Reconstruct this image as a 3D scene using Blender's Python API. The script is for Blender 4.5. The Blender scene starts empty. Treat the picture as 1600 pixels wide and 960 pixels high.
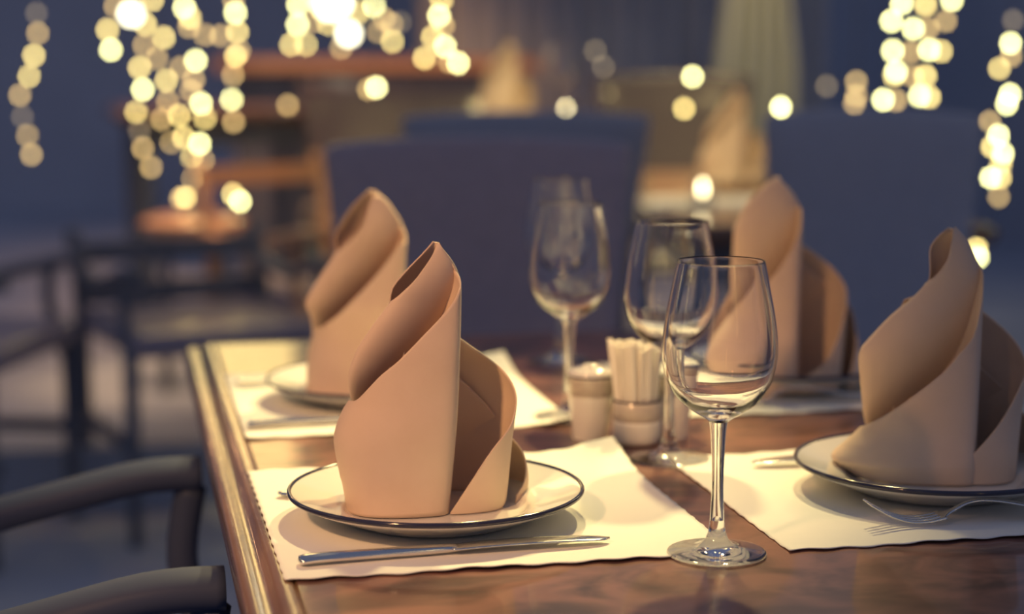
import bpy, bmesh, math, random
from mathutils import Vector, Matrix
random.seed(7)
R = math.radians
sc = bpy.context.scene
COL = sc.collection

# ------------------------------------------------------------------ camera
FPX = 2850.0
YAW, PITCH, CAM_H = R(12.2), R(8.1), 1.10
cam_d = bpy.data.cameras.new('camera')
cam = bpy.data.objects.new('camera', cam_d)
COL.objects.link(cam)
cam.location = (0, 0, CAM_H)
cam.rotation_euler = (R(90) - PITCH, 0, -YAW)
cam_d.sensor_width = 36
cam_d.lens = 36 * FPX / 1600
cam_d.clip_start = .02
cam_d.dof.use_dof = True
cam_d.dof.focus_distance = 1.31
cam_d.dof.aperture_fstop = 2.75
cam_d.dof.aperture_blades = 9
sc.camera = cam

# ------------------------------------------------------------------ world (blue dusk) and exposure
w = bpy.data.worlds.new('ambient')
sc.world = w
w.use_nodes = True
bg = w.node_tree.nodes['Background']
bg.inputs[0].default_value = (.50, .60, 1.0, 1)
bg.inputs[1].default_value = .155  # even blue fill added to lift the dark tones
sc.view_settings.view_transform = 'Standard'
sc.view_settings.look = 'None'
sc.view_settings.gamma = 1
sc.view_settings.use_curve_mapping = False
sc.view_settings.exposure = .35
sc.cycles.max_bounces = 14
sc.cycles.transmission_bounces = 14
sc.cycles.glossy_bounces = 6
sc.cycles.diffuse_bounces = 3
sc.cycles.sample_clamp_indirect = 6
sc.cycles.sample_clamp_direct = 0
sc.cycles.blur_glossy = .5


def lamp(name, loc, power, col, radius=.03, kind='POINT', rot=None, size=None, cone=None):
    l = bpy.data.lights.new(name, kind)
    l.energy = power
    l.color = col
    if kind == 'AREA':
        l.shape = 'RECTANGLE'
        l.size, l.size_y = size
    else:
        l.shadow_soft_size = radius
    if kind == 'SPOT':
        l.spot_size = R(cone)
        l.spot_blend = .85
    o = bpy.data.objects.new(name, l)
    COL.objects.link(o)
    o.location = loc
    if rot is not None:      # a point to aim at
        d = Vector(rot) - Vector(loc)
        o.rotation_euler = d.to_track_quat('-Z', 'Y').to_euler()
    return o


YEL = (1, .76, .31)
ORA = (1, .52, .22)
lamp('ceiling_spot', (.86, 2.25, 1.87), 70, YEL, .036, 'SPOT', (.14, 1.42, .75), None, 43)
lamp('ceiling_spot', (.52, 2.22, 1.85), 60, YEL, .036, 'SPOT', (.24, 1.60, .75), None, 44)
lamp('front_fill', (-.80, .25, 1.90), 80, ORA, .07, 'SPOT', (.12, 1.40, .85), None, 29)  # unseen fill added for the napkins' front faces
lamp('hall_fill', (1.50, 4.5, 2.5), 60, YEL, .05, 'SPOT', (1.45, 4.7, .75), None, 75)  # unseen light added over the bright hall table
lamp('hall_fill', (-.55, 5.2, 2.1), 6, ORA, .06)  # unseen warm fill added for the left of the hall
lamp('hall_fill', (.10, 5.9, 2.5), 60, ORA, .06, 'SPOT', (.05, 5.8, 0), None, 70)  # added to put a warm pool on the left floor
lamp('hall_fill', (1.0, 7.0, 2.3), 90, ORA, .08, 'SPOT', (1.0, 7.5, .95), None, 90)  # unseen light added to brighten the counter
lamp('hall_fill_spot', (1.7, 5.0, 2.6), 40, YEL, .06, 'SPOT', (2.2, 5.95, 1.25), None, 50)  # unseen, added to brighten the pale drape
lamp('hall_fill_spot', (.95, 3.2, 2.3), 85, YEL, .05, 'SPOT', (1.25, 4.7, .85), None, 46)  # added to brighten the hall napkins and their table
lamp('hall_fill_spot', (.35, 4.6, 2.6), 150, (1, .60, .30), .05, 'SPOT', (.20, 5.12, .6), None, 24)  # added to make the stool seat bright


# ------------------------------------------------------------------ projection helper: a pixel of the photograph at a height or distance
_F = Vector((math.sin(YAW) * math.cos(PITCH), math.cos(YAW) * math.cos(PITCH), -math.sin(PITCH)))
_R = Vector((math.cos(YAW), -math.sin(YAW), 0))
_U = _R.cross(_F)


def ray(px, py):
    return _F + _R * ((px - 800) / FPX) + _U * (-(py - 480) / FPX)


def at(px, py, h=.75):
    d = ray(px, py)
    t = (h - CAM_H) / d.z
    return Vector((d.x * t, d.y * t, h))


def far(px, py, z):
    return Vector((0, 0, CAM_H)) + ray(px, py) * z


# the curtains of fairy lights go on above the frame; their glow is mirrored in the lacquered table
for px_, py_, z_, sz_, e_ in ((350, -440, 5.6, (.36, 1.6), 5), (590, -330, 5.8, (.15, 1.2), .35)):
    v_ = far(px_, py_, z_)
    lamp('offscreen_glow', v_, e_, (1, .70, .24), 0, 'AREA', (v_.x * .1, v_.y * .1, v_.z), sz_)
for v_, sz_, e_ in (((-1.6, 3.0, 1.75), (.02, 1.3), 1.2), ((-1.9, 1.6, 1.7), (.02, 1.3), 1.0), ((2.5, 2.2, 1.7), (.02, 1.3), 1.2), ((2.3, 3.3, 1.8), (.02, 1.2), 1.5),
                     ((1.25, -1.7, 1.75), (.03, 1.3), .7), ((-1.1, -1.1, 1.7), (.04, 1.2), .4)):
    lamp('offscreen_glow', v_, e_, (1, .72, .28), 0, 'AREA', (.4, 1.5, 1.2), sz_)  # unseen strips added at the sides and behind the camera for glass glints


# ------------------------------------------------------------------ materials
def mat(name, col, rough=.5, metal=0, spec=.5, coat=0, coat_r=.1, trans=0, ior=1.45, sheen=0, emit=None, es=0):
    m = bpy.data.materials.new(name)
    m.use_nodes = True
    b = m.node_tree.nodes['Principled BSDF']
    b.inputs['Base Color'].default_value = (*col, 1)
    b.inputs['Roughness'].default_value = rough
    b.inputs['Metallic'].default_value = metal
    b.inputs['Specular IOR Level'].default_value = spec
    b.inputs['Coat Weight'].default_value = coat
    b.inputs['Coat Roughness'].default_value = coat_r
    b.inputs['Transmission Weight'].default_value = trans
    b.inputs['IOR'].default_value = ior
    b.inputs['Sheen Weight'].default_value = sheen
    if emit:
        b.inputs['Emission Color'].default_value = (*emit, 1)
        b.inputs['Emission Strength'].default_value = es
    return m


def vary(m, c2, scale=4, stretch=(1, 1, 1), lo=.35, hi=.65, detail=4, bump=0, bscale=200, rough=None, dist=0):
    """noise between the base colour and c2, optional fine relief"""
    nt = m.node_tree
    b = nt.nodes['Principled BSDF']
    tc = nt.nodes.new('ShaderNodeTexCoord')
    mp = nt.nodes.new('ShaderNodeMapping')
    mp.inputs['Scale'].default_value = stretch
    nt.links.new(tc.outputs['Object'], mp.inputs[0])
    n = nt.nodes.new('ShaderNodeTexNoise')
    n.inputs['Scale'].default_value = scale
    n.inputs['Detail'].default_value = detail
    n.inputs['Distortion'].default_value = dist
    nt.links.new(mp.outputs[0], n.inputs['Vector'])
    cr = nt.nodes.new('ShaderNodeValToRGB')
    cr.color_ramp.elements[0].position = lo
    cr.color_ramp.elements[1].position = hi
    cr.color_ramp.elements[0].color = b.inputs['Base Color'].default_value
    cr.color_ramp.elements[1].color = (*c2, 1)
    nt.links.new(n.outputs[0], cr.inputs[0])
    nt.links.new(cr.outputs[0], b.inputs['Base Color'])
    if rough:
        mr = nt.nodes.new('ShaderNodeMapRange')
        mr.inputs[3].default_value, mr.inputs[4].default_value = rough
        nt.links.new(n.outputs[0], mr.inputs[0])
        nt.links.new(mr.outputs[0], b.inputs['Roughness'])
    if bump:
        n2 = nt.nodes.new('ShaderNodeTexNoise')
        n2.inputs['Scale'].default_value = bscale
        nt.links.new(mp.outputs[0], n2.inputs['Vector'])
        bp = nt.nodes.new('ShaderNodeBump')
        bp.inputs['Strength'].default_value = 1
        bp.inputs['Distance'].default_value = bump
        nt.links.new(n2.outputs[0], bp.inputs['Height'])
        nt.links.new(bp.outputs[0], b.inputs['Normal'])
    return m


M = {}
M['wood'] = vary(mat('lacquered wood', (.27, .13, .105), .30, coat=.55, coat_r=.06, spec=.12), (.09, .05, .045), 11, (1, 1.6, 1), .36, .66, 7,
                 bump=.0003, bscale=22, dist=1.6)
M['molding'] = vary(mat('table edge wood', (.22, .12, .07), .26, coat=.7, coat_r=.16), (.12, .065, .045), 30, (1, .2, 1), bump=.0005, bscale=260)
M['darkwood'] = vary(mat('dark chair wood', (.20, .21, .25), .5, spec=.3), (.15, .165, .20), 12, (1, 1, .2))
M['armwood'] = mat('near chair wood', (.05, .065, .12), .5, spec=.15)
M['leather'] = vary(mat('dark leather', (.38, .32, .37), .40, coat=.5, coat_r=.14), (.34, .29, .34), 60, bump=.0006, bscale=300)
M['brownleather'] = vary(mat('brown leather', (.15, .105, .11), .40, coat=.5, coat_r=.14), (.12, .09, .10), 60)
M['blackleather'] = vary(mat('black leather', (.38, .41, .50), .6, spec=.25), (.35, .38, .47), 60, bump=.0006, bscale=300)
M['napkin'] = vary(mat('napkin cotton', (.77, .60, .47), .85, sheen=.05, spec=.15), (.74, .57, .44), 30, bump=.00012, bscale=1800)
def translucent(m, col, f):
    nt = m.node_tree
    b = nt.nodes['Principled BSDF']
    tr = nt.nodes.new('ShaderNodeBsdfTranslucent')
    tr.inputs[0].default_value = (*col, 1)
    mx = nt.nodes.new('ShaderNodeMixShader')
    mx.inputs[0].default_value = f
    nt.links.new(b.outputs[0], mx.inputs[1])
    nt.links.new(tr.outputs[0], mx.inputs[2])
    nt.links.new(mx.outputs[0], nt.nodes['Material Output'].inputs[0])


translucent(M['napkin'], (.85, .62, .42), .07)
M['paper'] = vary(mat('white paper', (.86, .85, .80), .7, spec=.25), (.83, .82, .77), 3, bump=.0012, bscale=16)
M['china'] = mat('glazed china', (.82, .80, .74), .12, coat=.5, coat_r=.05)
M['band'] = mat('dark glazed band', (.03, .03, .06), .12, coat=.5)
M['glazeband'] = vary(mat('grey glaze stripe', (.60, .54, .46), .22, coat=.4), (.52, .46, .40), 50, (1, 1, 6))
M['steel'] = mat('polished steel', (.75, .73, .70), .13, metal=1)
M['glass'] = mat('clear glass', (1, 1, 1), 0, trans=1, ior=1.48)
M['pick'] = mat('toothpick sleeve paper', (.84, .80, .72), .7)
M['floor'] = vary(mat('dark floor', (.50, .54, .62), .55), (.36, .40, .48), 1.2, (1, 1, 1))
M['wall'] = vary(mat('dark wall', (.60, .64, .72), .8), (.48, .52, .60), .8)
M['curtain'] = vary(mat('dark curtain', (.66, .66, .66), .9), (.48, .50, .54), 2)
M['sheer'] = mat('pale drape', (.72, .72, .64), .9)
M['orange'] = vary(mat('light wood', (.60, .34, .20), .3, coat=.4), (.5, .26, .15), 5)
M['cord'] = mat('black cord', (.05, .05, .05), .6)
EMC = (1, .80, .36)
for k, (c, s) in enumerate([((1, .78, .50), 1.2), ((1, .67, .25), 5.0), ((1, .76, .25), 10.5), ((1, .95, .40), 17)]):
    M['bulb%d' % k] = mat('lit bulb %d' % k, (.9, .8, .5), .4, emit=c, es=s)
M['glintcore'] = mat('added flame', (.9, .8, .5), .4, emit=(1, .85, .45), es=60)  # emission that makes the added glints
M['lampglow'] = mat('lit lamp globe', (.9, .9, .7), .4, emit=(1, .92, .62), es=9)


# ------------------------------------------------------------------ mesh helpers
def obj(name, bm, m, parent=None, smooth=True, loc=None):
    me = bpy.data.meshes.new(name)
    bmesh.ops.recalc_face_normals(bm, faces=bm.faces)
    bm.to_mesh(me)
    bm.free()
    if smooth:
        for p in me.polygons:
            p.use_smooth = True
    me.materials.append(m)
    o = bpy.data.objects.new(name, me)
    COL.objects.link(o)
    if parent:
        o.parent = parent
    if loc is not None:
        o.location = loc
    return o


def thing(name, label, cat, loc=(0, 0, 0), rz=0, group=None):
    o = bpy.data.objects.new(name, None)
    o.empty_display_size = .05
    COL.objects.link(o)
    o.location = loc
    o.rotation_euler = (0, 0, rz)
    tag(o, label, cat, group)
    return o


def tag(o, label, cat, group=None):
    o['label'] = label
    o['category'] = cat
    if group:
        o['group'] = group
    return o


def struct(o):
    o['kind'] = 'structure'
    return o


def dup(root, loc, rz, label, group=None):
    r = root.copy()
    COL.objects.link(r)
    r.location = loc
    r.rotation_euler = (0, 0, rz)
    r['label'] = label
    if group:
        r['group'] = group
    for ch in list(root.children):
        c = ch.copy()
        COL.objects.link(c)
        c.parent = r
        for g in list(ch.children):
            d = g.copy()
            COL.objects.link(d)
            d.parent = c
    return r


def bevel_mod(o, wd, seg=2):
    b = o.modifiers.new('bevel', 'BEVEL')
    b.width = wd
    b.segments = seg
    b.limit_method = 'ANGLE'
    b.angle_limit = R(40)
    return o


def box(bm, c, s, rot=None):
    r = bmesh.ops.create_cube(bm, size=1)
    mtx = Matrix.Translation(c) @ (rot or Matrix()) @ Matrix.Diagonal((*s, 1))
    bmesh.ops.transform(bm, matrix=mtx, verts=r['verts'])


def lathe(prof, n=64, bm=None, centre=(0, 0), closed=False):
    bm = bm or bmesh.new()
    rings = []
    for r, z in prof:
        if r < 1e-6:
            rings.append([bm.verts.new((centre[0], centre[1], z))])
        else:
            rings.append([bm.verts.new((centre[0] + r * math.cos(2 * math.pi * i / n), centre[1] + r * math.sin(2 * math.pi * i / n), z)) for i in range(n)])
    for a, b in zip(rings, rings[1:] + ([rings[0]] if closed else [])):
        for i in range(n):
            j = (i + 1) % n
            if len(a) == 1 and len(b) == 1:
                continue
            if len(a) == 1:
                bm.faces.new((a[0], b[j], b[i]))
            elif len(b) == 1:
                bm.faces.new((a[i], a[j], b[0]))
            else:
                bm.faces.new((a[i], a[j], b[j], b[i]))
    return bm


def smooth_curve(pts, k=6):
    """Catmull-Rom through tuples"""
    out = []
    n = len(pts)
    for i in range(n - 1):
        p0, p1, p2, p3 = pts[max(i - 1, 0)], pts[i], pts[i + 1], pts[min(i + 2, n - 1)]
        for s in range(k):
            t = s / k
            out.append(tuple(.5 * ((2 * b) + (-a + c) * t + (2 * a - 5 * b + 4 * c - d) * t * t + (-a + 3 * b - 3 * c + d) * t ** 3)
                             for a, b, c, d in zip(p0, p1, p2, p3)))
    out.append(tuple(pts[-1]))
    return out


def sweep(path, prof_fn, bm=None, up=Vector((0, 0, 1)), cap=True, n=12):
    """path: points; prof_fn(i, t) -> (half width, half height): an elliptical section along it"""
    bm = bm or bmesh.new()
    P = [Vector(p) for p in path]
    rings = []
    for i, p in enumerate(P):
        tng = (P[min(i + 1, len(P) - 1)] - P[max(i - 1, 0)]).normalized()
        side = tng.cross(up)
        side = side.normalized() if side.length > 1e-5 else Vector((1, 0, 0))
        nrm = side.cross(tng).normalized()
        a, b = prof_fn(i / (len(P) - 1))
        rings.append([bm.verts.new(p + side * a * math.cos(2 * math.pi * k / n) + nrm * b * math.sin(2 * math.pi * k / n)) for k in range(n)])
    for a, b in zip(rings, rings[1:]):
        for k in range(n):
            bm.faces.new((a[k], a[(k + 1) % n], b[(k + 1) % n], b[k]))
    if cap:
        bm.faces.new(rings[0])
        bm.faces.new(rings[-1])
    return bm


def interp(tab, x):
    if x <= tab[0][0]:
        return tab[0][1]
    for (a, u), (b, v) in zip(tab, tab[1:]):
        if x <= b:
            return u + (v - u) * (x - a) / (b - a)
    return tab[-1][1]


def sinterp(tab):
    """smooth (monotone x) interpolant by dense Catmull-Rom"""
    c = smooth_curve(tab, 8)
    return lambda x: interp(c, x)


# ------------------------------------------------------------------ the setting
def slab(name, c, s, m):
    bm = bmesh.new()
    box(bm, c, s)
    return struct(obj(name, bm, m, smooth=False))


slab('floor', (1, 4.5, -.05), (14, 15, .1), M['floor'])
slab('wall_back', (1, 11.05, 1.5), (14, .1, 3.0), M['wall'])
slab('wall_left', (-4.05, 5.5, 1.5), (.1, 11, 3.0), M['wall'])
slab('wall_right', (5.05, 5.5, 1.5), (.1, 11, 3.0), M['wall'])


def curtain(name, x0, x1, y, z0, z1, m, label, folds, amp, waist=None, group=None):
    bm = bmesh.new()
    nx, nz = folds * 8, 30
    g = []
    for j in range(nz + 1):
        t = j / nz
        z = z0 + (z1 - z0) * t
        f = waist(t) if waist else 1
        cx = (x0 + x1) / 2
        row = []
        for i in range(nx + 1):
            u = i / nx
            x = cx + (x0 + (x1 - x0) * u - cx) * f
            row.append(bm.verts.new((x, y + amp * math.sin(u * folds * 2 * math.pi) + .3 * amp * math.sin(u * 31 + t * 3), z)))
        g.append(row)
    for j in range(nz):
        for i in range(nx):
            bm.faces.new((g[j][i], g[j][i + 1], g[j + 1][i + 1], g[j + 1][i]))
    o = obj(name, bm, m)
    s = o.modifiers.new('thickness', 'SOLIDIFY')
    s.thickness = .004
    tag(o, label, 'curtain', group)
    return o


# ------------------------------------------------------------------ tables
def table_edge_profile():
    # outward offset, height below the top
    p = [(0, 0), (.0010, -.0022), (.002, -.0012), (.005, .0002), (.009, .0004), (.013, -.0004), (.0155, -.002), (.0175, -.0065), (.020, -.0085), (.0245, -.0088),
         (.0275, -.0075), (.031, -.0068), (.0345, -.0085), (.037, -.013), (.0375, -.020), (.035, -.027), (.030, -.034), (.0285, -.040)]
    return p


def loft_rect(bm, x0, y0, x1, y1, prof, z):
    rings = []
    for off, dz in prof:
        rings.append([bm.verts.new((x, y, z + dz)) for x, y in ((x0 - off, y0 - off), (x1 + off, y0 - off), (x1 + off, y1 + off), (x0 - off, y1 + off))])
    for a, b in zip(rings, rings[1:]):
        for k in range(4):
            bm.faces.new((a[k], a[(k + 1) % 4], b[(k + 1) % 4], b[k]))
    bm.faces.new(rings[-1])


def table(x0, y0, x1, y1, label, group=None, rz=0, top=M['wood'], legs=True):
    """x0.. are the flat top's limits"""
    cx, cy = (x0 + x1) / 2, (y0 + y1) / 2
    t = thing('dining_table', label, 'table', (cx, cy, 0), rz, group)
    hx, hy = (x1 - x0) / 2, (y1 - y0) / 2
    bm = bmesh.new()
    box(bm, (0, 0, .735), (2 * hx, 2 * hy, .030))
    obj('tabletop', bm, top, t, smooth=False)
    bm = bmesh.new()
    loft_rect(bm, -hx, -hy, hx, hy, table_edge_profile(), .75)
    o = obj('edge_molding', bm, M['molding'], t)
    e = o.modifiers.new('split', 'EDGE_SPLIT')
    e.split_angle = R(60)
    bm = bmesh.new()
    for s in (-1, 1):
        box(bm, (s * (hx - .06), 0, .67), (.02, 2 * hy - .16, .085))
        box(bm, (0, s * (hy - .06), .67), (2 * hx - .16, .02, .085))
    obj('apron', bm, M['darkwood'], t, smooth=False)
    for sx in (-1, 1):
        for sy in (-1, 1):
            bm = bmesh.new()
            box(bm, (sx * (hx - .06), sy * (hy - .06), .355), (.055, .055, .71))
            bevel_mod(obj('leg', bm, M['darkwood'], t, smooth=False), .004)
    return t


table(.108, .93, .800, 2.165, 'brown lacquered dining table with golden beaded edge, set for four in front')


# ------------------------------------------------------------------ place mats
def placemat(x0, y0, x1, y1, label, curl=(), seed=0, rot=0):
    rnd = random.Random(seed)
    bm = bmesh.new()
    N = 84
    ph = [rnd.uniform(0, 6.28) for _ in range(6)]
    cx, cy = (x0 + x1) / 2, (y0 + y1) / 2
    hx, hy = (x1 - x0) / 2, (y1 - y0) / 2
    g = []
    for j in range(N + 1):
        row = []
        for i in range(N + 1):
            u, v = i / N * 2 - 1, j / N * 2 - 1
            x, y = u * hx, v * hy
            # scalloped rim
            ex, ey = abs(u) ** 14, abs(v) ** 14
            x += math.copysign(1, u) * ex * .0004 * math.sin(y * 2 * math.pi / .022 + ph[0])
            y += math.copysign(1, v) * ey * .0016 * math.sin(x * 2 * math.pi / .030 + ph[1])
            z = .0006 + .0004 * (1 + math.sin(x * 21 + ph[2]) * math.sin(y * 17 + ph[3]))
            z += (abs(v) ** 20) * .0006 * (1 + math.sin(x * 60 + ph[4]))
            z += (abs(u) ** 10) * .00018 * (1 + math.sin(y * 2 * math.pi / .011))
            for (ku, kv, h, rad) in curl:
                d = math.hypot(u - ku, v - kv) / rad
                z += h * max(0, 1 - d) ** 2 * (1 + .35 * math.sin(x * 55 + y * 40))
            row.append(bm.verts.new((x, y, z)))
        g.append(row)
    for j in range(N):
        for i in range(N):
            bm.faces.new((g[j][i], g[j][i + 1], g[j + 1][i + 1], g[j + 1][i]))
    o = obj('placemat', bm, M['paper'])
    o.location = (cx, cy, .7502)
    o.rotation_euler = (0, 0, R(rot))
    s = o.modifiers.new('thickness', 'SOLIDIFY')
    s.thickness = .0006
    s.offset = 1
    tag(o, label, 'placemat', 'paper placemats')
    return o


placemat(.099, 1.172, .413, 1.492, 'white paper placemat under the nearest left plate, with the long knife', [(1, 1, .012, .9), (.35, 1, .006, .5)], 1, .3)
placemat(.106, 1.622, .412, 1.950, 'white paper placemat at the far left of the table with raised inner corner', [(1, 1, .012, .9), (1, -1, .004, .5)], 2, 0)
placemat(.4515, 1.170, .765, 1.470, 'white paper placemat beneath the nearest right plate with fork', [(.3, -1, .003, .5)], 3, 0)
placemat(.515, 1.632, .815, 1.935, 'white paper placemat at the far right of the table', [], 4, 0)


# ------------------------------------------------------------------ plates
def plate_parts(t):
    prof = [(0, .0030), (.030, .0030), (.058, .0032), (.066, .0055), (.072, .0105), (.088, .0150), (.1045, .0205), (.1085, .0222)]
    top = smooth_curve(prof, 4)
    bot = smooth_curve([(.1098, .0208), (.104, .0165), (.088, .0100), (.074, .0045), (.066, .0010), (.062, .0002), (.058, .0012), (.0, .0014)], 4)
    bm = lathe(top + bot, 96)
    obj('dish', bm, M['china'], t)
    ring = []
    for k in range(14):
        a = 2 * math.pi * k / 14
        ring.append((.1094 + .0017 * math.cos(a), .0214 + .0020 * math.sin(a)))
    obj('rim_band', lathe(ring, 96, closed=True), M['band'], t)


plate_xy = [(.226, 1.314), (.248, 1.786), (.630, 1.320), (.682, 1.790)]
plate_lab = ['dark-rimmed white plate on the left, nearest the camera, under a folded napkin',
             'dark-rimmed white plate at the far left of the table under a napkin',
             'dark-rimmed white plate on the right, nearest the camera, mostly in shadow',
             'dark-rimmed white plate at the far right of the table under a napkin']
p0 = thing('dinner_plate', plate_lab[0], 'plate', (*plate_xy[0], .7522), 0, 'dinner plates')
plate_parts(p0)
for k in (1, 2, 3):
    dup(p0, (*plate_xy[k], .7522), 0, plate_lab[k])


# ------------------------------------------------------------------ napkins, folded into wound cones
S = .000491     # metres in one unit of the tables below


def napkin_mesh(bm, xl, xr, hfun, phis, cy=(0, 0), kd=.8, hook=0, lift=0, bend=None, nz=40):
    """one wound leaf. xl, xr(z) limits; hfun(phi) edge height; rows go up every column"""
    grid = []
    for ph in phis:
        a = R(ph)
        h = hfun(ph)
        col = []
        for j in range(nz + 1):
            t = j / nz
            z = lift + (h - lift) * t
            l, r = xl(z), xr(z)
            c, wd = (l + r) / 2, max((r - l) / 2, .4)
            cs, sn = math.cos(a), math.sin(a)
            e = .85
            x = c + wd * math.copysign(abs(cs) ** e, cs)
            y = cy[0] + cy[1] * z / 425 + wd * kd * math.copysign(abs(sn) ** .95, sn)
            y += -hook * wd * max(0, cs) ** 3
            if bend:
                u = min(1.25, max(0, ((x - z) - bend[0]) / (bend[1] - bend[0])))
                y += bend[2] * u * u
            col.append(bm.verts.new((x * S, y * S, z * S)))
        grid.append(col)
    for a, b in zip(grid, grid[1:]):
        for j in range(nz):
            bm.faces.new((a[j], b[j], b[j + 1], a[j + 1]))
    return bm


def edge_to_h(xe, xl, xr, zlo, zhi, steps=160):
    """front edge x(z) -> height as a function of azimuth"""
    tab = []
    for i in range(steps + 1):
        z = zlo + (zhi - zlo) * i / steps
        l, r = xl(z), xr(z)
        c, wd = (l + r) / 2, (r - l) / 2
        q = max(-1, min(1, (xe(z) - c) / wd))
        q = math.copysign(abs(q) ** (1 / .85), q)
        tab.append((-math.degrees(math.acos(q)), z))
    return mono(tab)


def mono(tab):
    out = [tab[0]]
    for p in tab[1:]:
        if p[0] > out[-1][0] + .01:
            out.append(p)
    return out


def frange(a, b, n):
    return [a + (b - a) * i / n for i in range(n + 1)]


def leaf(xl, xr, xe, z0, z1, before, after, p0, p1, cy, kd, hook=0, n=140, bend=None):
    xl, xr = sinterp(xl), sinterp(xr)
    tab = edge_to_h(sinterp(xe), xl, xr, z0, z1) if xe else []
    if tab:
        before = [p for p in before if p[0] < tab[0][0]]
        after = [p for p in after if p[0] > tab[-1][0]]
    tab = before + tab + after
    lo = tab[0][0] if p0 is None else p0
    bm = bmesh.new()
    napkin_mesh(bm, xl, xr, lambda p: max(2, interp(tab, p)), frange(lo, p1, n), cy, kd, hook, bend=bend)
    return bm


NEAR_LEFT = dict(
    A=dict(xl=[(0, -144), (40, -150), (60, -155), (108, -163), (133, -160), (160, -149), (178, -139), (215, -130), (265, -119), (331, -80), (375, -48), (405, -24), (426, -4)],
           xr=[(0, 16), (60, 22), (155, 30), (265, 35), (340, 37), (358, 37), (375, 35), (395, 26), (410, 15), (426, 1)],
           xe=[(170, -150), (178, -138), (185, -123), (223, -89), (249, -59), (286, -22), (313, 5), (339, 27), (358, 36.9)], z0=172, z1=357,
           before=[(-320, 60), (-240, 130)], after=[(25, 378), (60, 396), (110, 415), (150, 424)], p0=-235, p1=75, cy=(-5, 5), kd=.72, hook=.25),
    D=dict(xl=[(0, -120), (150, -135), (178, -139), (215, -139), (240, -132), (265, -120), (300, -96), (331, -73), (354, -66), (384, -42), (406, -21), (426, -3)],
           xr=[(0, 8), (155, 24), (265, 31), (340, 35), (358, 35), (375, 33), (395, 24), (410, 13), (426, 0)],
           xe=[(331, -74), (345, -58), (365, -37), (384, -22), (406, -7), (423, 0)], z0=331, z1=423,
           before=[(-260, 240), (-200, 300)], after=[(30, 425)], p0=-182, p1=25, cy=(0, 0), kd=.30, hook=.0, bend=(-420, -312, 42)),
    E=dict(xl=[(0, -100), (215, -120), (265, -104), (315, -78), (331, -74), (354, -69), (384, -44), (406, -23), (426, -5)],
           xr=[(0, 8), (155, 24), (265, 30), (340, 33), (375, 31), (395, 22), (410, 12), (428, 1)],
           xe=None, z0=0, z1=0, before=[(-5, 424), (180, 427), (205, 415), (250, 380)], after=[], p0=-5, p1=178, cy=(80, -80), kd=.62),
    B=dict(xl=[(0, -85), (120, -90), (200, -80), (300, -60), (400, -20), (426, -4)],
           xr=[(0, 106), (20, 110), (99, 117), (133, 121), (178, 125), (215, 114), (245, 92), (290, 62), (318, 40), (370, 22), (426, 2)],
           xe=[(0, 18), (50, 50), (99, 83), (133, 113), (150, 121)], z0=2, z1=150,
           before=[], after=[(0, 178), (30, 215), (60, 250), (90, 290), (140, 320), (185, 290)], p0=None, p1=175, cy=(34, -30), kd=.80, hook=.12),
    C=dict(xl=[(0, -60), (200, -60), (426, -10)], xr=[(0, 143), (25, 146), (49, 145), (78, 137), (112, 118), (200, 90), (300, 50), (426, 0)],
           xe=None, z0=0, z1=0, before=[(-40, 12), (-25, 30), (-10, 55), (15, 90), (50, 150), (100, 230), (160, 300), (200, 320)], after=[], p0=-38, p1=185, cy=(62, -56), kd=.62),
    G=dict(xl=[(0, -120), (100, -140), (190, -125), (300, -70), (426, -8)], xr=[(0, 60), (200, 40), (426, 0)],
           xe=None, z0=0, z1=0, before=[(60, 260), (110, 200), (140, 120), (180, 50), (215, 20), (235, 5)], after=[], p0=60, p1=232, cy=(50, -45), kd=.75))


def variant(base, **ch):
    d = {k: dict(v) for k, v in base.items()}
    for k, v in ch.items():
        if v is None:
            d.pop(k)
        else:
            d[k].update(v)
    return d


FAR_LEFT = variant(NEAR_LEFT,
    A=dict(xl=[(0, -136), (70, -133), (120, -122), (145, -124), (182, -134), (200, -133), (243, -108), (300, -80), (360, -48), (405, -20), (418, -3)],
           xr=[(0, 56), (130, 60), (250, 62), (300, 65), (322, 66), (352, 60), (380, 42), (396, 31), (412, 14), (418, 3)],
           xe=[(139, -126), (160, -92), (204, -44), (253, 4), (290, 35), (306, 47), (318, 62)], z0=140, z1=318,
           before=[(-320, 40), (-240, 90)], after=[(20, 340), (60, 372), (110, 400), (150, 414)]),
    D=dict(xl=[(0, -120), (145, -124), (182, -134), (200, -133), (243, -108), (293, -76), (318, -76), (338, -70), (377, -45), (405, -20), (418, -3)],
           xr=[(0, 50), (250, 56), (300, 62), (322, 63), (352, 57), (380, 40), (396, 29), (412, 12), (418, 2)],
           xe=[(295, -76), (341, -25), (390, -6), (410, 2)], z0=295, z1=410, before=[(-260, 200), (-200, 260)], after=[(30, 416)], bend=(-375, -250, 50)),
    E=dict(xl=[(0, -80), (200, -90), (285, -72), (318, -76), (338, -70), (377, -46), (405, -21), (420, -4)],
           xr=[(0, 40), (300, 55), (350, 50), (380, 36), (396, 26), (412, 11), (420, 2)], before=[(-5, 416), (180, 419), (205, 400), (250, 380)]),
    B=dict(xr=[(0, 128), (99, 134), (133, 138), (178, 136), (215, 120), (262, 79), (285, 66), (318, 50), (370, 30), (418, 2)]),
    C=dict(xr=[(0, 150), (25, 152), (49, 152), (78, 144), (112, 130), (200, 90), (300, 50), (418, 0)]))

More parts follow.
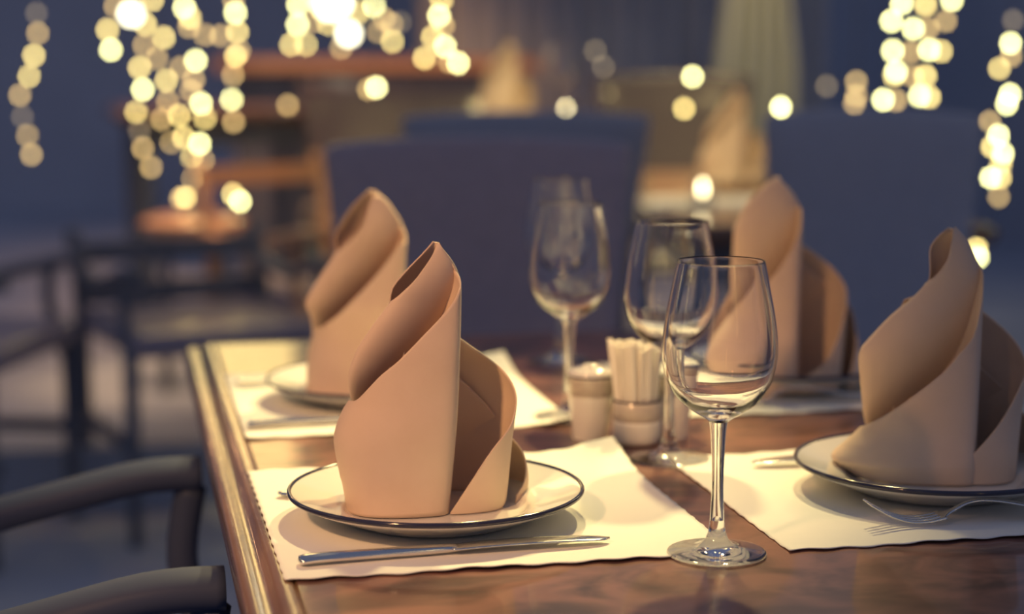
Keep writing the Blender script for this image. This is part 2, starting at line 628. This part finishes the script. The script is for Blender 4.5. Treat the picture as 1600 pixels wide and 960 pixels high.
FAR_RIGHT = variant(NEAR_LEFT,
    A=dict(xl=[(0, -128), (40, -140), (77, -131), (107, -113), (144, -86), (190, -82), (251, -83), (318, -82), (340, -73), (365, -64), (398, -35), (427, -2)],
           xr=[(0, 48), (150, 49), (300, 51), (350, 50), (365, 49), (394, 32), (412, 14), (427, 2)],
           xe=[(90, -126), (130, -95), (180, -55), (230, -5), (247, 8), (285, 32), (322, 47), (348, 50)], z0=92, z1=348,
           before=[(-320, 20), (-240, 50)], after=[(20, 368), (60, 396), (110, 415), (150, 424)]),
    D=dict(xl=[(0, -60), (107, -80), (144, -84), (190, -82), (251, -83), (318, -82), (340, -73), (365, -64), (398, -35), (427, -2)],
           xr=[(0, 44), (300, 48), (350, 47), (365, 46), (394, 30), (412, 12), (427, 1)],
           xe=[(331, -80), (365, -63), (398, -34), (424, -2)], z0=331, z1=424, bend=(-420, -240, 45)),
    E=dict(xl=[(0, -50), (251, -70), (318, -76), (340, -72), (365, -63), (398, -34), (427, -2)],
           xr=[(0, 40), (300, 45), (350, 44), (394, 28), (412, 11), (427, 1)]),
    B=dict(xr=[(0, 132), (100, 139), (184, 143), (210, 142), (251, 131), (289, 112), (322, 87), (350, 57), (390, 28), (427, 2)],
           xe=[(0, 10), (52, 93), (88, 116), (127, 132), (178, 142.5)], z0=2, z1=178, after=[(0, 186), (30, 225), (60, 262), (90, 300), (140, 320), (185, 290)]),
    C=dict(xr=[(0, 172), (76, 170), (114, 164), (151, 158), (176, 146), (240, 110), (330, 50), (426, 0)], before=[(-40, 12), (-25, 60), (-10, 100), (15, 160), (50, 210), (100, 280), (160, 310), (200, 320)]))

NEAR_RIGHT = variant(NEAR_LEFT,
    A=dict(xl=[(0, -150), (20, -180), (32, -190), (55, -168), (87, -141), (150, -128), (230, -110), (300, -66), (360, -42), (405, -24), (430, -4)],
           xr=[(0, 48), (300, 51), (335, 52), (357, 51), (373, 41), (403, 27), (421, 12), (430, 2)],
           xe=[(80, -148), (87, -137), (117, -95), (152, -52), (191, -8), (220, 15), (252, 38), (309, 50), (335, 51.5)], z0=84, z1=335,
           before=[(-320, 10), (-240, 40)], after=[(20, 362), (60, 396), (110, 418), (150, 427)], kd=.62),
    D=dict(xl=[(0, -120), (87, -139), (117, -142), (161, -146), (199, -149), (217, -145), (226, -139), (272, -100), (309, -60), (330, -44), (345, -38), (383, -37), (396, -34), (413, -22), (430, -2)],
           xr=[(0, 44), (309, 47), (335, 48), (357, 47), (373, 38), (403, 25), (421, 10), (430, 1)],
           xe=[(332, -42), (352, -22), (376, -8), (400, -3), (426, 0)], z0=332, z1=426, before=[(-260, 200), (-200, 260)], after=[(30, 429)], bend=(-380, -205, 60)),
    E=dict(xl=[(0, -80), (272, -84), (309, -50), (339, -36), (383, -37), (396, -35), (413, -23), (431, -4)],
           xr=[(0, 40), (335, 44), (357, 42), (373, 34), (403, 22), (431, 1)]),
    B=dict(xr=[(0, 116), (100, 120), (180, 128), (200, 127), (237, 119), (283, 102), (321, 79), (353, 56), (400, 26), (430, 2)],
           xe=[(0, -10), (43, 35), (95, 78), (139, 104), (183, 124)], z0=2, z1=183, after=[(0, 192), (30, 230), (60, 265), (90, 300), (140, 320), (185, 290)]),
    C=dict(xr=[(0, 150), (50, 150), (78, 144), (112, 130), (200, 90), (300, 50), (426, 0)]))

FOLDS = (('A', 'front_fold'), ('D', 'inner_fold'), ('E', 'back_fold'), ('B', 'side_fold'), ('C', 'side_fold'), ('G', 'back_fold'))


def napkin(shape, px, zd, label, base_z=.7562, scale=1.0):
    d = ray(px, 700)
    v = far(px, 700, zd)
    az = math.atan2(d.x, d.y)
    t = thing('folded_napkin', label, 'napkin', (v.x, v.y, base_z), -az, 'folded cloth napkins on our table')
    for k, nm in FOLDS:
        if k in shape:
            o = obj(nm, leaf(**shape[k]), M['napkin'], t)
            s = o.modifiers.new('cloth', 'SOLIDIFY')
            s.thickness = .0013
            s.offset = 0
    t.scale = (scale,) * 3
    return t


n0 = napkin(NEAR_LEFT, 684, 1.37, 'tall peach napkin folded as a wound cone, on the nearest left plate', scale=.962)
napkin(FAR_LEFT, 586, 1.82, 'blurred napkin folded as a wound cone, on the far left plate')
napkin(NEAR_RIGHT, 1478, 1.47, 'dark shadowed napkin folded as a wound cone, on the nearest right plate', scale=.965)
napkin(FAR_RIGHT, 1205, 1.87, 'blurred napkin folded as a wound cone, on the far right plate', scale=1.03)


# ------------------------------------------------------------------ wine glasses
def wine_glass(loc, label):
    t = thing('wine_glass', label, 'wine glass', loc, 0, 'wine glasses on our table')
    n = 72
    foot = smooth_curve([(0, .0003), (.020, .0003), (.0335, .0000), (.0343, .0008), (.0335, .0018), (.026, .0026), (.016, .0046), (.0095, .0085), (.0062, .0150), (.0050, .024)], 5)
    obj('foot', lathe(foot, n), M['glass'], t)
    stem = smooth_curve([(.0050, .024), (.0042, .040), (.0041, .056), (.0047, .074), (.0056, .088), (.0066, .0935)], 5)
    obj('stem', lathe(stem, 40 if False else n), M['glass'], t)
    outer = smooth_curve([(.0066, .0935), (.0100, .0960), (.0180, .1010), (.0280, .1090), (.0355, .1210), (.0393, .1370), (.0394, .1500), (.0372, .1680), (.0335, .1870), (.0302, .2036), (.0300, .2045)], 5)
    inner = smooth_curve([(.0295, .2045), (.0291, .2036), (.0324, .1870), (.0361, .1680), (.0382, .1500), (.0380, .1370), (.0341, .1218), (.0262, .1108), (.0160, .1042), (.0070, .1018), (0, .1012)], 5)
    obj('bowl', lathe(outer + inner, n), M['glass'], t)
    return t


g0 = wine_glass((.400, 1.176, .7512), 'clear wine glass in sharp focus, nearest the camera')
dup(g0, (.455, 1.468, .7505), 0, 'clear wine glass standing right of the toothpick holder')
dup(g0, (.413, 1.653, .7512), 0, 'clear wine glass standing just behind the lidded shaker')
dup(g0, (.480, 1.967, .7505), 0, 'clear wine glass farthest back, seen through another glass')


# ------------------------------------------------------------------ shaker set
def shaker(loc, label, rs=1):
    t = thing('condiment_shaker', label, 'shaker', loc, 0, 'ceramic shakers')
    body = smooth_curve([(0, .0008), (.0150, .0004), (.0165, .0016), (.0185, .020), (.0205, .0400)], 5)
    obj('body', lathe([(r * rs, z) for r, z in body], 56), M['china'], t)
    obj('glaze_stripe', lathe([(.0205 * rs, .0400), (.0210 * rs, .0405), (.0220 * rs, .0545), (.0222 * rs, .0570)], 56), M['glazeband'], t)
    ring = [((.0222 + .0006 * math.cos(a)) * rs, .0577 + .0009 * math.sin(a)) for a in [2 * math.pi * k / 10 for k in range(10)]]
    obj('rim_band', lathe(ring, 56, closed=True), M['band'], t)
    lid = smooth_curve([(.0220, .0580), (.0210, .0612), (.0165, .0640), (.0120, .0648), (.0110, .0640), (.0095, .0640), (.0080, .0662), (.0040, .0678), (0, .068)], 4)
    l = obj('lid', lathe([(r * rs, z) for r, z in lid], 56), M['china'], t)
    bm = bmesh.new()
    for k in range(5):
        a = 2 * math.pi * k / 5
        lathe([(0, .0685), (.0007, .0684), (.0007, .066)], 8, bm, (.0032 * math.cos(a), .0032 * math.sin(a)))
    obj('pour_holes', bm, M['band'], l)
    return t


sh = shaker((.412, 1.568, .7502), 'white lidded ceramic shaker with grey stripe, left of the toothpicks')
dup(sh, (.484, 1.560, .7502), 0, 'ceramic shaker half hidden behind the second wine glass stem')
th = thing('toothpick_holder', 'short ceramic toothpick cup with grey upper stripe', 'toothpick holder', (.446, 1.536, .7502))
cup = smooth_curve([(0, .001), (.0150, .0006), (.0185, .0010), (.0212, .0060), (.0218, .0220)], 4)
obj('cup', lathe(cup + [(.0200, .0220), (.0195, .006), (0, .004)], 56), M['china'], th)
obj('glaze_stripe', lathe([(.0218, .0220), (.0221, .0225), (.0222, .0390), (.0212, .0398), (.0202, .0388), (.0200, .0220)], 56), M['glazeband'], th)
ring = [(.0213 + .0012 * math.cos(a), .0398 + .0009 * math.sin(a)) for a in [2 * math.pi * k / 10 for k in range(10)]]
obj('rim_band', lathe(ring, 56, closed=True), M['band'], th)

rnd = random.Random(5)
pick_me = None
spots = []
for i in range(84):
    for _ in range(60):
        a, r = rnd.uniform(0, 6.283), .0168 * math.sqrt(rnd.random())
        x, y = r * math.cos(a), r * math.sin(a)
        if all(math.hypot(x - u, y - v) > .0027 for u, v in spots):
            spots.append((x, y))
            break
for k, (x, y) in enumerate(spots):
    if pick_me is None:
        bm = bmesh.new()
        box(bm, (0, 0, .043), (.0050, .0019, .086))
        o = bevel_mod(obj('toothpick', bm, M['pick'], None, smooth=False), .0004, 1)
        pick_me = o
    else:
        o = pick_me.copy()
        COL.objects.link(o)
    o.location = (.446 + x * .82, 1.536 + y * .82, .7556)
    # they fan outward, more to the left
    o.rotation_euler = (-y * 5, x * 6.5 - .03, rnd.uniform(-.7, .7))
    o.scale = (1, 1, .93 + .09 * rnd.random() + (-x) * 3.2)
    tag(o, 'white paper-wrapped toothpick standing in the ceramic toothpick cup', 'toothpick', 'paper-wrapped toothpicks in the cup')


# ------------------------------------------------------------------ cutlery
def knife_parts(t, L=.222):
    h = .105
    path = smooth_curve([(0, 0, .0030), (.012, 0, .0040), (.05, 0, .0042), (.09, 0, .0040), (h + .006, 0, .0042)], 6)
    hw = sinterp([(0, .0015), (.04, .0062), (.15, .0074), (.5, .0058), (.85, .0044), (1, .0050)])
    hh = sinterp([(0, .0010), (.06, .0030), (.5, .0034), (.9, .0030), (1, .0022)])
    obj('handle', sweep(path, lambda q: (hw(q), hh(q)), n=14), M['steel'], t)
    bm = bmesh.new()
    path = smooth_curve([(h, 0, .0040), (h + .03, 0, .0052), (h + .08, 0, .0048), (L, 0, .0030)], 6)
    bw = sinterp([(0, .0045), (.12, .0072), (.5, .0085), (.82, .0078), (.95, .0045), (1, .0008)])
    obj('blade', sweep(path, lambda q: (bw(q), .0009 + .0008 * (1 - q)), n=10), M['steel'], t)


def fork_parts(t, L=.205):
    # handle end at the origin, tines towards +x, tips lifted
    path = smooth_curve([(0, 0, .0030), (.03, 0, .0035), (.07, 0, .0085), (.105, 0, .0150), (.125, 0, .0150), (.140, 0, .0085), (.150, 0, .0045)], 6)
    hw = sinterp([(0, .0025), (.06, .0090), (.15, .0085), (.55, .0036), (.82, .0032), (.92, .0070), (1, .0118)])
    obj('handle', sweep(path, lambda q: (hw(q), .0013), n=12), M['steel'], t)
    for k in range(4):
        y = (k - 1.5) * .0062
        path = smooth_curve([(.147, y * .95, .0055), (.160, y, .0030), (.175, y, .0035), (.190, y * .98, .0085), (L, y * .93, .0170)], 5)
        obj('tine', sweep(path, lambda q: (.0019 * (1 - .55 * q), .0011 * (1 - .3 * q)), n=8), M['steel'], t)


kn = thing('dinner_knife', 'steel table knife lying in front of the nearest left plate', 'knife', (.112, 1.204, .7522), R(3), 'dinner knives')
knife_parts(kn)
dup(kn, (.110, 1.664, .7522), R(3), 'steel table knife lying in front of the far left plate')
dup(kn, (.735, 1.424, .7522), R(181), 'steel table knife behind the nearest right plate, only blade tip visible')
fk = thing('dinner_fork', 'steel fork behind the nearest left plate, only handle end visible', 'fork', (.115, 1.396, .7524), R(1), 'dinner forks')
fork_parts(fk)
dup(fk, (.112, 1.885, .7524), R(1), 'steel fork behind the far left plate')
dup(fk, (.735, 1.206, .7524), R(176), 'steel fork arching in front of the nearest right plate, tines up')
dup(fk, (.765, 1.668, .7524), R(177), 'steel fork arching in front of the far right plate')


# ------------------------------------------------------------------ chairs
def leather_chair(loc, rz, label, wd=.46, top=.96, m=None, group='leather chairs in the hall', lean=.10):
    """front faces -y, the back stands at +y; the origin on the floor under the backrest"""
    m = m or M['leather']
    t = thing('dining_chair', label, 'chair', loc, rz, group)
    # padded backrest: wider at the top, gently bowed
    bm = bmesh.new()
    nx, nz = 18, 16
    g = {}
    for s in (0, 1):
        for j in range(nz + 1):
            v = j / nz
            for i in range(nx + 1):
                u = i / nx * 2 - 1
                half = (wd / 2) * (.80 + .20 * v)
                th_ = .030 * (1 - .5 * max(abs(u) ** 6, abs(2 * v - 1) ** 8))
                x = u * half
                y = lean * v - .02 * (1 - u * u) * -1 + (-th_ if s == 0 else th_)
                z = .47 + (top - .47) * v + (.012 * (1 - u * u) if v == 1 else 0)
                g[s, i, j] = bm.verts.new((x, y, z))
    for s in (0, 1):
        for j in range(nz):
            for i in range(nx):
                bm.faces.new((g[s, i, j], g[s, i + 1, j], g[s, i + 1, j + 1], g[s, i, j + 1]))
    for i in range(nx):
        bm.faces.new((g[0, i, nz], g[0, i + 1, nz], g[1, i + 1, nz], g[1, i, nz]))
        bm.faces.new((g[0, i, 0], g[0, i + 1, 0], g[1, i + 1, 0], g[1, i, 0]))
    for j in range(nz):
        bm.faces.new((g[0, 0, j], g[0, 0, j + 1], g[1, 0, j + 1], g[1, 0, j]))
        bm.faces.new((g[0, nx, j], g[0, nx, j + 1], g[1, nx, j + 1], g[1, nx, j]))
    bevel_mod(obj('backrest', bm, m, t), .014, 4)
    bm = bmesh.new()
    box(bm, (0, -.21, .44), (wd * .92, .42, .09))
    bmesh.ops.subdivide_edges(bm, edges=bm.edges, cuts=3, use_grid_fill=True)
    bevel_mod(obj('seat', bm, m, t), .025, 3)
    for sx in (-1, 1):
        for y0, y1 in ((-.39, -.37), (.02, .0)):
            obj('leg', sweep([(sx * wd * .40, y0, 0), (sx * wd * .40, y1, .40)], lambda q: (.014 + .008 * q, .014 + .008 * q), n=8), M['darkwood'], t)
    return t


def low(v, z=0):
    return Vector((v.x, v.y, z))


# far end of our table
leather_chair(low(far(757, 300, 2.68)), -R(6), 'dark leather chair at the far end of our table with a shine on its top', .47, .955)
leather_chair(low(far(815, 300, 3.75)), R(174), 'black chair whose dark top edge shows above the near chair', .50, .965, M['blackleather'])
leather_chair(low(far(625, 200, 5.85), .15), -R(8), 'brown leather chair beyond the black one, in front of the counter', .66, .84, M['brownleather'])
leather_chair(low(far(1055, 200, 5.9)), -R(14), 'brown leather chair facing us behind the bright table', .52, 1.005, M['brownleather'])
leather_chair(low(far(1362, 300, 3.1)), -R(19), 'big black high-backed chair behind the right napkins', .37, .985, M['blackleather'], lean=.04)


def arm_chair(loc, rz, label, arm_h=.70, wd=.42, depth=.46, ladder=False, group='wooden armchairs', top=.98, m=None, post_x=-.03):
    """front faces +x. origin on the floor below the middle of the front edge"""
    m = m or M['darkwood']
    t = thing('armchair', label, 'chair', loc, rz, group)
    bm = bmesh.new()
    box(bm, (-depth / 2, 0, .45), (depth, wd, .06))
    bevel_mod(obj('seat', bm, M['leather'], t, smooth=False), .02, 3)
    for s in (-1, 1):
        y = s * wd / 2
        path = smooth_curve([(.02, y, arm_h + .012), (-.04, y, arm_h + .010), (-.14, y, arm_h - .012), (-.26, y, arm_h - .038), (-.40, y, arm_h - .035), (-depth - .04, y, arm_h - .015)], 5)
        obj('armrest', sweep(path, lambda q: (.024 - .004 * q, .0165), n=12), m, t)
        path = smooth_curve([(post_x - .035, y, arm_h), (post_x - .045, y, arm_h - .07), (post_x - .03, y, arm_h - .14), (post_x, y, arm_h - .23)], 5)
        obj('arm_post', sweep(path, lambda q: (.015, .015), n=10, up=Vector((0, 1, 0))), m, t)
        obj('leg', sweep([(-.03, y, 0), (-.03, y, .45)], lambda q: (.015 + .005 * q, .015 + .005 * q), n=8), m, t)
        path = smooth_curve([(-depth + .01, y, 0), (-depth, y, .45), (-depth - .02, y, .45 + (top - .45) * .55), (-depth - .07, y, top)], 5)
        obj('back_post', sweep(path, lambda q: (.016, .018), n=8, up=Vector((0, 1, 0))), m, t)
    for h in ((top - .05, top - .15) if ladder else (top - .36, top - .05)):
        bm = bmesh.new()
        box(bm, (-depth - .02 - (h - .5) * .12, 0, h), (.018, wd, .05))
        obj('rail', bm, m, t, smooth=False)
    for s in (-1, 1):
        bm = bmesh.new()
        box(bm, (-depth / 2, s * wd / 2, .22), (depth, .016, .03))
        obj('stretcher', bm, m, t, smooth=False)
    return t


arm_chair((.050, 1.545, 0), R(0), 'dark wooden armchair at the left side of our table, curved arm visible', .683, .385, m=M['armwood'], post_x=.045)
# hall chairs on the left, blurred
arm_chair(low(far(365, 400, 4.05)), R(-75), 'dark wooden chair with arms left of the near napkins, under the light strings', .60, .46, ladder=True, top=.66)
arm_chair(low(far(60, 400, 4.0)), R(-20), 'dark wooden chair at the far left of the hall', .60, .46, ladder=True, top=.70)
arm_chair(low(far(585, 400, 4.75)), R(-60), 'pale yellowish wooden chair between the left strings and the near leather chair', .62, .40, m=M['orange'], top=.80)
st = thing('round_stool', 'round stool with glowing orange seat under the left light strings', 'stool', low(far(302, 360, 5.1), .15))
obj('seat', lathe(smooth_curve([(0, .44), (.12, .44), (.145, .455), (.14, .475), (.08, .49), (0, .492)], 4), 40), M['orange'], st)
for k in range(4):
    a = R(45 + 90 * k)
    obj('leg', sweep([(.12 * math.cos(a), .12 * math.sin(a), 0), (.10 * math.cos(a), .10 * math.sin(a), .45)], lambda q: (.013, .013), n=8), M['darkwood'], st)

# ------------------------------------------------------------------ tables in the hall, some on a raised floor
slab('floor_raised', (-1.45, 7.7, .075), (5.1, 6.6, .15), M['floor'])
t3 = far(1185, 300, 4.40)
table(t3.x - .30, t3.y - .76, t3.x + .30, t3.y + .85, 'brightly lit dining table right of the middle with a white place setting', 'tables in the hall', -R(9), M['orange'])
t5 = far(778, 200, 5.0)
o5 = table(t5.x - .18, t5.y - .32, t5.x + .18, t5.y + .32, 'small dining table behind the black chair, bearing a peach napkin', 'tables in the hall', -R(5))
o5.location.z = .15
t4 = far(420, 215, 6.3)
o4 = table(t4.x - .5, t4.y - .3, t4.x + .14, t4.y + .3, 'lit table with orange top under the left light strings', 'tables in the hall', R(4), M['orange'])
o4.location.z = .15


def hall_napkin(v, label, s=1.0, rz=0):
    n = dup(n0, v, R(rz), label, 'folded napkins on other tables')
    n.scale = (s,) * 3
    return n


v3 = low(far(1150, 300, 4.55))
dup(p0, (v3.x, v3.y, .7505), 0, 'blurred white plate on the brightly lit table', 'plates on other tables')
hall_napkin((v3.x, v3.y, .756), 'large blurred peach napkin on the brightly lit table', 1.15, -18)
v3 = low(far(1100, 300, 4.15))
placemat(v3.x - .16, v3.y - .15, v3.x + .16, v3.y + .15, 'blurred white placemat on the brightly lit table', [], 6, -9)['group'] = 'placemats on other tables'
dup(p0, (t5.x, t5.y - .15, .9005), 0, 'blurred plate beneath the peach napkin above the black chair', 'plates on other tables')
v3 = low(far(992, 300, 4.2))
hall_napkin((v3.x, v3.y, .7505), 'small slanted pale napkin at the left edge of the brightly lit table', .62, 10)
hall_napkin((t5.x, t5.y - .15, .906), 'blurred peach napkin standing above the black chair top', 1.0, -10)
dup(g0, (t5.x + .13, t5.y - .20, .9005), 0, 'blurred wine glass right of the napkin above the black chair', 'wine glasses on other tables')

# counter
bm = bmesh.new()
cb = far(590, 100, 7.8)
ct = thing('bar_counter', 'long counter with a pinkish lit top beneath the middle light strings', 'counter', (cb.x, cb.y, .15), -R(8))
box(bm, (0, 0, .43), (1.2, .4, .85))
obj('base', bm, M['darkwood'], ct, smooth=False)
bm = bmesh.new()
box(bm, (0, -.02, .88), (1.34, .50, .05))
obj('counter_top', bm, M['orange'], ct, smooth=False)

# ------------------------------------------------------------------ drapes
c = far(950, 0, 8.6)
curtain('dark_curtain', c.x - .9, c.x + 1.1, c.y, .0, 2.7, M['curtain'], 'dark green-grey curtain across the back of the hall', 16, .05)
c = far(1185, 90, 6.4)
curtain('white_drape', c.x - .16, c.x + .14, c.y, .75, 2.6, M['sheer'], 'pale draped curtain gathered above, hanging right of the middle', 5, .03,
        waist=lambda t: 1 - .62 * min(1, max(0, (t - .15) / .35)) if t < .5 else .38)


# ------------------------------------------------------------------ strings of lights
def light_string(name_label, depth, bulbs, rad=.010):
    bulbs = sorted(bulbs, key=lambda b: b[1])
    pts = [far(b[0], b[1], depth + ((i * 37) % 7 - 3) * .03) for i, b in enumerate(bulbs)]
    topp = pts[0] + Vector((0, 0, .9))
    t = thing('light_string', name_label, 'string lights', topp, 0, 'strings of warm fairy lights')
    path = [(0, 0, 0)] + [tuple(p - topp + Vector((0, 0, .012))) for p in pts]
    obj('cord', sweep(path, lambda q: (.0012, .0012), n=5, up=Vector((0, 1, 0))), M['cord'], t)
    for p, b in zip(pts, bulbs):
        me = BULB[b[2]]
        o = bpy.data.objects.new('bulb', me)
        COL.objects.link(o)
        o.parent = t
        o.location = p - topp
        o.scale = (rad * .8 / .01,) * 3


BULB = []
for k in range(4):
    bm = lathe(smooth_curve([(0, -.0105), (.006, -.008), (.0098, -.001), (.008, .005), (.0045, .009), (.003, .012), (0, .012)], 3), 14)
    me = bpy.data.meshes.new('bulb')
    bmesh.ops.recalc_face_normals(bm, faces=bm.faces)
    bm.to_mesh(me)
    bm.free()
    for p in me.polygons:
        p.use_smooth = True
    me.materials.append(M['bulb%d' % k])
    BULB.append(me)

light_string('sparse vertical string of lights at the far left edge', 5.0,
             [(57, 21, 0), (59, 52, 1), (53, 87, 2), (45, 119, 2), (31, 149, 1), (35, 183, 0), (43, 212, 1), (49, 242, 1)], .0095)
light_string('short string of three lights beside the upper left lamp', 5.2, [(180, 10, 1), (168, 47, 2), (173, 78, 3)])
light_string('left-hand string of the upper left light curtain, ten bulbs reaching lowest left', 5.2,
             [(227, 38, 2), (256, 59, 2), (225, 71, 1), (245, 92, 1), (218, 106, 2), (223, 140, 3), (213, 175, 2), (218, 205, 0), (223, 232, 1), (236, 262, 1)])
light_string('second string of the upper left light curtain', 5.3,
             [(238, 0, 2), (260, 126, 2), (262, 158, 1), (280, 181, 2), (252, 187, 1), (287, 215, 2), (268, 223, 1), (282, 310, 1)])
light_string('densest middle string of the upper left light curtain', 5.2,
             [(288, 12, 3), (297, 28, 2), (295, 42, 1), (306, 95, 3), (282, 106, 1), (303, 125, 1), (298, 142, 1), (314, 162, 3), (320, 185, 2), (312, 225, 3),
              (300, 247, 2), (317, 250, 1), (302, 280, 1), (316, 311, 3), (290, 309, 2), (320, 55, 1), (345, 56, 1)])
light_string('straight right-hand string of the upper left light curtain', 5.2,
             [(365, 0, 1), (368, 20, 3), (371, 50, 2), (368, 88, 2), (374, 80, 1), (364, 118, 1), (362, 156, 3), (365, 191, 1), (384, 271, 1), (364, 304, 2), (375, 315, 3)])
light_string('left string of the lights above the counter', 5.4, [(466, 8, 3), (465, 39, 3), (455, 70, 2), (478, 70, 2), (450, 165, 1)])
light_string('middle string of lights above the counter, beside the globe lamp', 5.4, [(488, 35, 1), (514, 38, 2), (533, 75, 1), (560, 20, 2), (502, 14, 2)])
light_string('right string of the lights above the counter', 5.5, [(585, 10, 3), (590, 50, 1), (600, 30, 1), (612, 38, 1), (613, 65, 2), (625, 35, 0)])
light_string('string of lights right of the counter, fanning out at its lower end', 5.2,
             [(690, 0, 2), (686, 25, 3), (693, 40, 1), (676, 58, 2), (695, 73, 3), (663, 91, 2), (716, 99, 3), (703, 97, 1)])
light_string('two faint lights in the middle of the hall', 5.6, [(930, 80, 0), (943, 105, 0)])
light_string('left string of the upper right light cluster', 5.0,
             [(1409, 5, 3), (1393, 33, 3), (1427, 45, 3), (1395, 80, 3), (1400, 112, 3), (1397, 118, 2), (1380, 156, 3), (1400, 157, 1), (1423, 82, 1)], .0105)
light_string('middle string of the upper right light cluster', 5.0,
             [(1446, 8, 2), (1450, 45, 1), (1452, 78, 3), (1470, 80, 2), (1446, 119, 2), (1427, 120, 1), (1437, 150, 3), (1452, 152, 2)], .0105)
light_string('pair of lights at the right of the upper right cluster', 5.0, [(1487, 0, 3), (1478, 33, 1)])
light_string('dim low lights left of the upper right cluster', 5.2, [(1338, 128, 1), (1338, 150, 1), (1335, 162, 1), (1292, 135, 0)])
light_string('long wavy string of lights at the right edge', 4.6,
             [(1583, 32, 0), (1579, 68, 3), (1580, 88, 1), (1562, 107, 2), (1578, 148, 3), (1573, 163, 3), (1547, 190, 1), (1560, 212, 3), (1550, 230, 2), (1567, 240, 3),
              (1564, 255, 2), (1548, 278, 3), (1563, 278, 2), (1560, 308, 1), (1526, 387, 2), (1528, 402, 3)], .0095)


def globe(px, py, z, r, label):
    v = far(px, py, z)
    t = thing('globe_lamp', label, 'lamp', v, 0, 'globe lamps in the hall')
    obj('globe', lathe(smooth_curve([(0, -r), (r * .7, -r * .7), (r, 0), (r * .7, r * .7), (r * .3, r * .95), (0, r * .97)], 4), 24), M['lampglow'], t)
    obj('cord', sweep([(0, 0, r * .9), (0, 0, .8)], lambda q: (.003, .003), n=6, up=Vector((0, 1, 0))), M['cord'], t)


light_string('single light added for a bright spot in front of the brown chair, under the counter top', 5.0, [(588, 137, 3), (576, 140, 1)])  # bulbs added where the chair back shows a highlight
light_string('single low light added for the shine on top of the near leather chair', 4.4, [(658, 236, 3), (645, 238, 1)])  # bulbs stand in for the reflection on the chair's top edge
light_string('single low light added for the shine on the big black chair', 4.4, [(1220, 168, 3)])  # added bulb instead of the glint along this chair's edge
light_string('pair of lights added for bright spots before the brown chair right of the middle', 5.2, [(1082, 120, 3), (1069, 170, 2)])  # bulbs added for two highlights by the brown chair


def glint(px, z, h, label):  # made-up candle shape standing in for bright glints
    v = low(far(px, 300, z), h)
    t = thing('glint', label, 'bright spot', v, 0, 'added glints on other tables')
    obj('cup', lathe(smooth_curve([(0, 0), (.022, 0), (.025, .004), (.026, .045), (.024, .045), (.023, .006), (0, .005)], 3), 28), M['glass'], t)
    obj('glint_base', lathe([(0, .006), (.021, .006), (.021, .022), (0, .023)], 24), M['china'], t)
    obj('glintcore', lathe(smooth_curve([(0, .024), (.006, .029), (.007, .036), (.003, .047), (0, .052)], 3), 12), M['glintcore'], t)


glint(884, 4.72, .9005, 'tealight added beside the glass on the small table behind the black chair')
glint(986, 3.85, .7505, 'tealight added at the near left corner of the brightly lit table')
glint(1098, 4.05, .7520, 'tealight added on the white placemat of the brightly lit table')
globe(205, 22, 5.6, .022, 'bright globe lamp at the upper left among the strings')
globe(545, 53, 5.8, .022, 'bright round globe lamp above the middle of the counter')
globe(519, 2, 6.2, .050, 'largest globe lamp, cut by the top edge above the counter')
